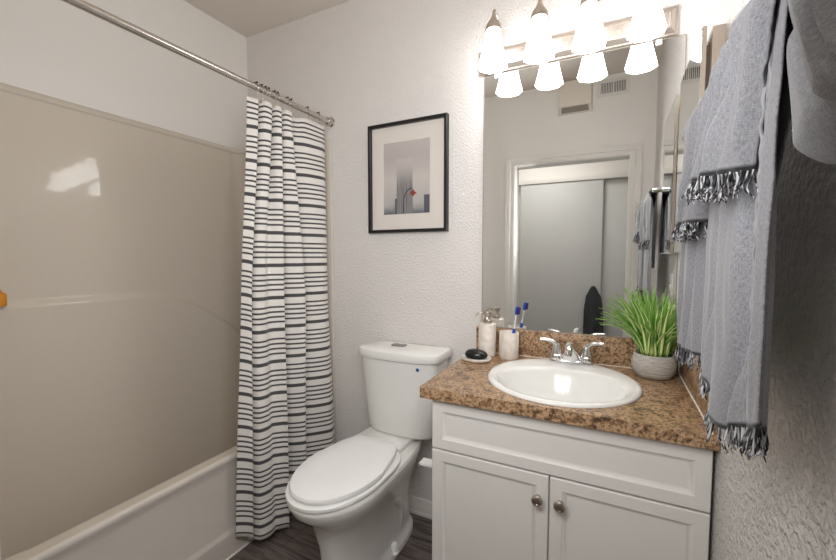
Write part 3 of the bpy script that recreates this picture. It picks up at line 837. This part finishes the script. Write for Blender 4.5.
# ------------------------------------------------------------------ potted grass
px_, py_ = .238, -.098
plt = thing('potted_plant', (px_, py_, CZ), 'bushy green grass plant in a ribbed grey cement pot beside the sink', 'potted plant')
m = MB(); m.lathe(px_, py_, [(.040, CZ + .0003), (.050, CZ + .003), (.060, CZ + .016), (.0655, CZ + .034), (.066, CZ + .050), (.0625, CZ + .066), (.0580, CZ + .077), (.0565, CZ + .079), (.0540, CZ + .078), (.0535, CZ + .066), (.004, CZ + .064)], 48); m.build('pot', M['pot'], plt, 60)
m = MB(); m.lathe(px_, py_, [(.0530, CZ + .0640), (.0530, CZ + .067), (.03, CZ + .071), (.004, CZ + .072)], 24); m.build('soil', M['soil'], plt)
m = MB(); rnd = random.Random(11)
for i in range(190):
    a = rnd.uniform(0, 2 * PI); r0 = .042 * math.sqrt(rnd.random())
    bx0, by0 = px_ + r0 * math.cos(a), py_ + r0 * math.sin(a)
    a2 = a + rnd.uniform(-.7, .7)
    tilt = rnd.uniform(.05, 1.0) ** .9
    Lh = rnd.uniform(.13, .225)
    if rnd.random() < .12: tilt = rnd.uniform(1.0, 1.35); Lh = rnd.uniform(.15, .21)
    w = rnd.uniform(.0046, .0088)
    pts = []; th = tilt * .35; x = y = 0; z = 0
    n = 9
    for k in range(n + 1):
        pts.append((x, z)); step = Lh / n
        th_ = th + (tilt * 1.05) * (k / n) ** 1.3
        x += step * math.sin(th_); z += step * math.cos(th_)
    dirv = Vector((math.cos(a2), math.sin(a2), 0)); side = Vector((-math.sin(a2), math.cos(a2), 0))
    vs3, uv3 = [], []
    ok = True
    for k, (x, z) in enumerate(pts):
        p = Vector((bx0, by0, CZ + .070)) + dirv * x + Vector((0, 0, z))
        wall = .0
        if p.x > .309: p.x = .309 + (p.x - .309) * .05
        if p.y > -.024: p.y = -.024 + (p.y + .024) * .05
        p.x = min(p.x, .314); p.y = min(p.y, -.020)
        ww = w * (1 - (k / n) ** 2.2) * (.6 + .4 * min(1, k / 3)) + .0003
        vs3 += [p - side * ww + Vector((0, 0, .0012)), p - Vector((0, 0, .0006)), p + side * ww + Vector((0, 0, .0012))]
        uv3 += [(0, k / n), (.5, k / n), (1, k / n)]
    ff = []
    for k in range(n): ff += [(3 * k, 3 * k + 1, 3 * k + 4, 3 * k + 3), (3 * k + 1, 3 * k + 2, 3 * k + 5, 3 * k + 4)]
    m.add(vs3, ff, uv3)
fo = m.build('foliage', M['leaf'], plt, 80)
modif(fo, 'SOLIDIFY', thickness=.0006, offset=0)

# ------------------------------------------------------------------ medicine cabinet on the right wall
mc = thing('medicine_cabinet', (XR, -.23, 1.22), 'slim mirrored medicine cabinet on the right wall behind the towels', 'medicine cabinet')
MB().box(.309, XR - .0006, -.400, -.060, 1.235, 1.775).build('body', M['wood_edge'], mc, None)
MB().box(.2885, .2975, -.402, -.058, 1.23, 1.778).build('door', M['wood_edge'], mc, None)
MB().box(.298, .3085, -.37, -.09, 1.26, 1.745).build('hinge_strip', M['wood_edge'], mc, None)
MB().box(.2872, .2883, -.400, -.060, 1.232, 1.776).build('door_mirror', M['mirror'], mc, None)

m = MB(); m.box(XR - .006, XR - .0005, -.385, -.315, 1.03, 1.145, .002)
sw = m.build('light_switch', M['white_plastic'], None, 30, (XR, -.35, 1.03)); tag(sw, 'white light switch plate on the right wall, seen in the mirror behind the towels', 'light switch')
MB().box(XR - .012, XR - .0062, -.356, -.344, 1.075, 1.10, .001).build('toggle', M['white_plastic'], sw)

# ------------------------------------------------------------------ towel bar and towels
BX, BZ = .2665, 1.512
bar = thing('towel_bar', (XR, -.8, BZ), 'chrome towel bar on the right wall carrying the grey towels', 'towel bar')
m = MB(); m.tube([(BX, -.455, BZ), (BX, -1.40, BZ)], .009, 16); m.build('bar', M['chrome'], bar)
for y in (-.455, -1.405):
    m = MB(); m.tube([(XR - .0006, y, BZ), (XR - .008, y, BZ), (XR - .0081, y, BZ), (BX, y, BZ), (BX - .012, y, BZ)], [.026, .026, .012, .012, .010], 20); m.build('bracket', M['chrome'], bar)

def towel(name, ytop, ybot, hem, fold, xf, zb_back, mat, n=150, rt=.0135, seed=1, skew=1.0, amp0=.25, behind=None, amp=1.0, crease=.020, nc=6):
    """cloth over the bar: back hem, over the top, front hem. fold(s) pushes the front towards the room"""
    rows, uvs = [], []
    prof_b = 12; prof_t = 8; prof_f = 60
    hemline = []
    def Y(s, t):
        k = s ** skew
        return lerp(lerp(ytop[0], ytop[1], k), lerp(ybot[0], ybot[1], s), t ** 1.25)
    tot = prof_b + prof_t + prof_f
    def front(s, t):
        y = Y(s, t); hz = hem(Y(s, 1)); z = lerp(BZ, hz, t)
        g = amp0 * min(1, t * 6) + (1 - amp0) * t ** .6
        x = lerp(BX - rt, xf, min(1, t * 5) ** .7) - fold(s) * g * amp - .004 * math.sin(s * 61 + 2 * math.sin(s * 9 + seed)) * g
        x += .0045 * noise.noise(Vector((y * 22, z * 5, seed * 7.3))) * min(1, t * 4)
        x += .002 * noise.noise(Vector((y * 60, z * 14, seed * 3.1))) * min(1, t * 4)
        x += crease * (1 - abs(math.sin(PI * (s ** .8) * nc + .5 * math.sin(6 * t + seed)))) ** 5 * min(1, .25 + t * 2.5) * sstep(0, .06, s) * sstep(1, .93, s)
        lim = lerp(BX - rt, lerp(.274, .262, sstep(.85, 1, s)), sstep(.03, .15, t))
        if x > lim - .012: x = lim - .012 + .012 * math.tanh((x - lim + .012) / .012)
        e = sstep(.045, 0, s) * min(1, max(0, t * 9 - .35))
        if behind: x = min(x, behind(y, z) - .006)
        x = lerp(x, BX - (.010 if behind else .003), e)
        return x, y, z, hz
    for r in range(tot + 1):
        row = []
        for i in range(n + 1):
            s = i / n
            if r <= prof_b:
                t = 1 - r / prof_b; z = lerp(BZ, zb_back, t); y = lerp(Y(lerp(s, .42, .5 * t + .06), t * .6), -.6, .0); x = BX + rt + .006 * t ** .6 + .003 * t * math.sin(s * 25); v = .3 + t * .3
                x = lerp(x, BX + (.010 if behind else .003), sstep(.045, 0, s) * min(1, t * 4)); x = min(x, XR - .013)
            elif r <= prof_b + prof_t:
                a = PI * (r - prof_b) / prof_t; x = BX + rt * math.cos(a); z = BZ + rt * math.sin(a); y = Y(lerp(s, .5, .06 * (1 - a / PI)), 0); v = .3
            else:
                t = (r - prof_b - prof_t) / prof_f
                x, y, z, hz = front(s, t); v = (BZ - hz) * (1 - t)
            p = (x, y, z); row.append(p); uvs.append((s * abs(ybot[1] - ybot[0]), v))
            if r == tot: hemline.append(p)
        rows.append(row)
    m = MB(); m.grid(rows, uvs)
    o = m.build(name, mat, None, 70, (BX, (ytop[0] + ytop[1]) / 2, BZ))
    modif(o, 'SOLIDIFY', thickness=.0022, offset=0)
    return o, hemline, front
def fringe(o, hemline, length, count, seed, sway=.005):
    r = random.Random(seed); m = MB(); n = len(hemline) - 1
    for k in range(count):
        f = (k + r.random() * .8) / count * n; i = min(int(f), n - 1)
        a = Vector(hemline[i]).lerp(Vector(hemline[i + 1]), f - i)
        L = length * r.uniform(.6, 1.15); d = Vector((r.uniform(-sway, sway), r.uniform(-sway, sway), 0)); e = Vector((r.uniform(-sway, sway), r.uniform(-sway, sway), 0))
        pts = [a + Vector((0, 0, .003)), a + Vector((0, 0, -L * .3)) + d * .5, a + Vector((0, 0, -L * .6)) + d, a + Vector((0, 0, -L * .85)) + d + e * .6, a + Vector((0, 0, -L)) + d + e * 1.3]
        m.tube(pts, [.0010, .0013, .0012, .0010, .0005], 5)
    f = m.build('fringe', M['fringe'], o, 60); f['label'] = 'knotted black and grey fringe'
    return f

# long bath towel
BY0, BY1 = -.478, -1.097
def S_(y): return (y - BY0) / (BY1 - BY0)
LONG = [(S_(y), v) for y, v in [(-.478, -.004), (-.50, .004), (-.56, .008), (-.63, .010), (-.675, .004), (-.70, -.020), (-.735, -.034), (-.775, -.034), (-.80, -.016), (-.82, .008), (-.85, .014), (-.88, .010), (-.91, .014), (-.95, .016), (-.972, .010), (-.986, -.006), (-.998, -.018), (-1.028, -.018), (-1.038, -.008), (-1.052, .006), (-1.062, -.004), (-1.068, .010), (-1.080, .013), (-1.090, .011)]]
def fold_long(s): return interp(LONG, s) - .004
def hem_long(y): return interp([(-1.12, 1.052), (-1.07, 1.035), (-1.0, 1.008), (-.945, .985), (-.905, 1.0), (-.87, 1.028), (-.70, 1.028), (-.58, 1.018), (-.478, 1.008)], y)
bt, hl, fr_long = towel('bath_towel', (-.475, -1.094), (BY0, BY1), hem_long, fold_long, .250, 1.16, M['towel'], 190, .0130, 1)
tag(bt, 'long heather grey towel hanging lowest, its fringed hem beside the countertop', 'towel', 'towels on the bar')
fringe(bt, hl, .030, 260, 5)
def long_x(y, z):
    s = min(max(S_(y), 0), 1); t = min(max((BZ - z) / .5, 0), 1)
    return fr_long(s, t)[0]
for ys_, ph in ((-1.047, 0), (-1.056, 1.7)):
    m = MB(); pts = []
    for k in range(120):
        t = k / 119; sA = S_(ys_ - .006 * t)
        x, y, z, hz = fr_long(sA, lerp(.02, .99, t))
        pts.append((x - .0030 - .0008 * math.sin(k * .9 + ph), y + .0018 * math.sin(k * .55 + ph), z))
    m.tube(pts, .0019, 6); m.build('selvage_edge', M['seam'], bt, 60)

# shorter hand towel over it
HAND = [(0, -.002), (.04, .004), (.10, .010), (.17, .004), (.21, .008), (.27, .014), (.33, .004), (.37, .010), (.42, .014), (.46, .006), (.49, -.016), (.53, -.022), (.565, -.010), (.585, .012), (.63, .018), (.67, .010), (.70, .016), (.74, .020), (.775, .008), (.80, .002), (.825, .016), (.87, .022), (.91, .014), (.935, .018), (.97, .012), (1, -.004)]
def fold_hand(s): return interp(HAND, s) - .007
def hem_hand(y): return interp([(-1.02, 1.320), (-.90, 1.330), (-.79, 1.342), (-.765, 1.280), (-.57, 1.285), (-.48, 1.285)], y)
ht, hh, _f = towel('hand_towel', (-.470, -1.088), (-.488, -1.005), hem_hand, fold_hand, .238, 1.30, M['towel'], 190, .0165, 2, .62, .5, long_x, 1.5, .024, 8)
tag(ht, 'shorter heather grey towel draped over the long one, fringe at mid height', 'towel', 'towels on the bar')
fringe(ht, hh, .032, 330, 9, .008)

# bunched towel at the near end: hangs as a loop below the bar
def bunch():
    rows, uvs = [], []
    n, mrows = 110, 70
    Y0, Y1 = -1.122, -1.385
    for r in range(mrows + 1):
        q = r / mrows; row = []
        for i in range(n + 1):
            s = i / n
            y = lerp(Y0, Y1, s)
            zb = lerp(1.300, 1.44, min(1, s * 1.15))
            if q < .42: k = q / .42; x = .312; z = lerp(BZ + .004, zb + .018, k)
            elif q < .58: k = (q - .42) / .16; x = lerp(.312, .252, k); z = zb + .018 - .018 * math.sin(PI * k)
            else:
                k = (q - .58) / .42; x = lerp(.252, .249, k) - .004 * math.sin(PI * k); z = lerp(zb + .018, BZ + .016, k)
            if q > .5:
                k = (q - .5) / .5
                w = y - .42 * (z - 1.33)
                f = interp([(-1.40, .008), (-1.33, -.006), (-1.27, .010), (-1.235, -.010), (-1.222, .008), (-1.205, -.004), (-1.197, .007), (-1.18, .004), (-1.168, -.006), (-1.155, .002), (-1.12, .000)], w)
                x -= 1.5 * f * math.sin(PI * min(k, .97)) ** .4 if k > 0 else 0
                x += .003 * noise.noise(Vector((y * 20, z * 9, 3))) * math.sin(PI * k)
            row.append((min(x, XR - .010), y, z)); uvs.append((s * .35, .1 + q * .4))
        rows.append(row)
    a_, b_ = rows[-1], rows[0]
    for r in range(1, 8):
        k = r / 7; row = []
        for i in range(n + 1):
            p, q = a_[i], b_[i]
            row.append((lerp(p[0], q[0], (1 - math.cos(PI * k)) / 2), p[1], lerp(p[2], q[2], k) + .016 * math.sin(PI * k))); uvs.append((i / n * .35, .5 + k * .05))
        rows.append(row)
    m = MB(); m.grid(rows, uvs)
    o = m.build('bunched_towel', M['towel_dark'], None, 70, (BX, -1.2, 1.33))
    modif(o, 'SOLIDIFY', thickness=.003, offset=0)
    return o
tag(bunch(), 'dark grey towel bunched in a loop at the right picture edge', 'towel', 'towels on the bar')

# ------------------------------------------------------------------ door wall things seen in the mirror
fan = thing('wall_heater', (-.16, YF, 2.216), 'cream wall fan box with slotted bottom above the doorway, in the mirror', 'wall fan')
m = MB(); m.loft([[(-.272, YF + .0006, 2.217), (-.047, YF + .0006, 2.217), (-.047, YF + .0006, 2.435), (-.272, YF + .0006, 2.435)], [(-.270, YF + .010, 2.220), (-.049, YF + .010, 2.220), (-.049, YF + .010, 2.433), (-.270, YF + .010, 2.433)],
    [(-.262, YF + .050, 2.262), (-.057, YF + .050, 2.262), (-.057, YF + .050, 2.430), (-.262, YF + .050, 2.430)]]); m.build('cover', M['cream'], fan, 20)
m = MB()
p0 = [(-.250, YF + .0165, 2.2245), (-.069, YF + .0165, 2.2245), (-.075, YF + .0455, 2.255), (-.244, YF + .0455, 2.255)]
nrm = Vector((0, .72, -.69)) * .0008
m.loft([[Vector(v) + nrm for v in p0], [Vector(v) - nrm for v in p0]]); m.build('outlet_slot', M['dark_gap'], fan, None)
vt = thing('vent_register', (.077, YF, 2.30), 'white air vent register beside the fan box, in the mirror', 'air vent')
m = rectframe(-.020, .174, 2.300, 2.412, .016, [(0, -YF - .0006), (0, -YF - .006), (.003, -YF - .008), (.020, -YF - .007), (.022, -YF - .002)]); m.build('frame', M['trim'], vt, 30)
MB().box(-.0, .155, YF + .0006, YF + .0016, 2.32, 2.392).build('duct_back', M['vent_dark'], vt, None)
MB().box(.073, .081, YF + .002, YF + .0075, 2.32, 2.392).build('divider', M['trim'], vt, None)
for k in range(7):
    for x0 in (.004, .084):
        x = x0 + k * .0098
        MB().box(x + .001, x + .0055, YF + .002, YF + .006, 2.321, 2.391).build('fin', M['trim'], vt, None)

# charcoal cloth hanging on a hook on the closet door
hk = thing('coat_hook', (-.05, HALL + .078, .93), 'small chrome hook on the closet door holding the dark cloth', 'hook')
m = MB(); m.tube(catmull([(-.05, HALL + .0785, .925), (-.05, HALL + .095, .915), (-.05, HALL + .112, .918), (-.05, HALL + .116, .932)], 5), .004, 10); m.build('prong', M['chrome'], hk)
MB().box(-.06, -.04, HALL + .0782, HALL + .082, .905, .945, .001).build('plate', M['chrome'], hk)
rows = []
for r in range(31):
    t = r / 30; row = []
    for i in range(41):
        a = 2 * PI * i / 40
        hw = interp([(0, .012), (.06, .035), (.2, .062), (.5, .074), (1, .082)], t)
        hd = interp([(0, .006), (.1, .015), (1, .022)], t)
        f = 1 + .18 * math.sin(a * 5 + .6) * min(1, t * 3)
        row.append((-.052 + hw * math.cos(a) * f + .01 * t, HALL + .112 + hd * math.sin(a) * f, lerp(.940, .42, t)))
    rows.append(row)
m = MB(); m.loft(rows, True, True, False)
cl = m.build('hanging_cloth', M['dark_cloth'], None, 60, (-.052, HALL + .112, .42)); tag(cl, 'dark charcoal cloth hanging on the closet door, in the mirror', 'cloth')
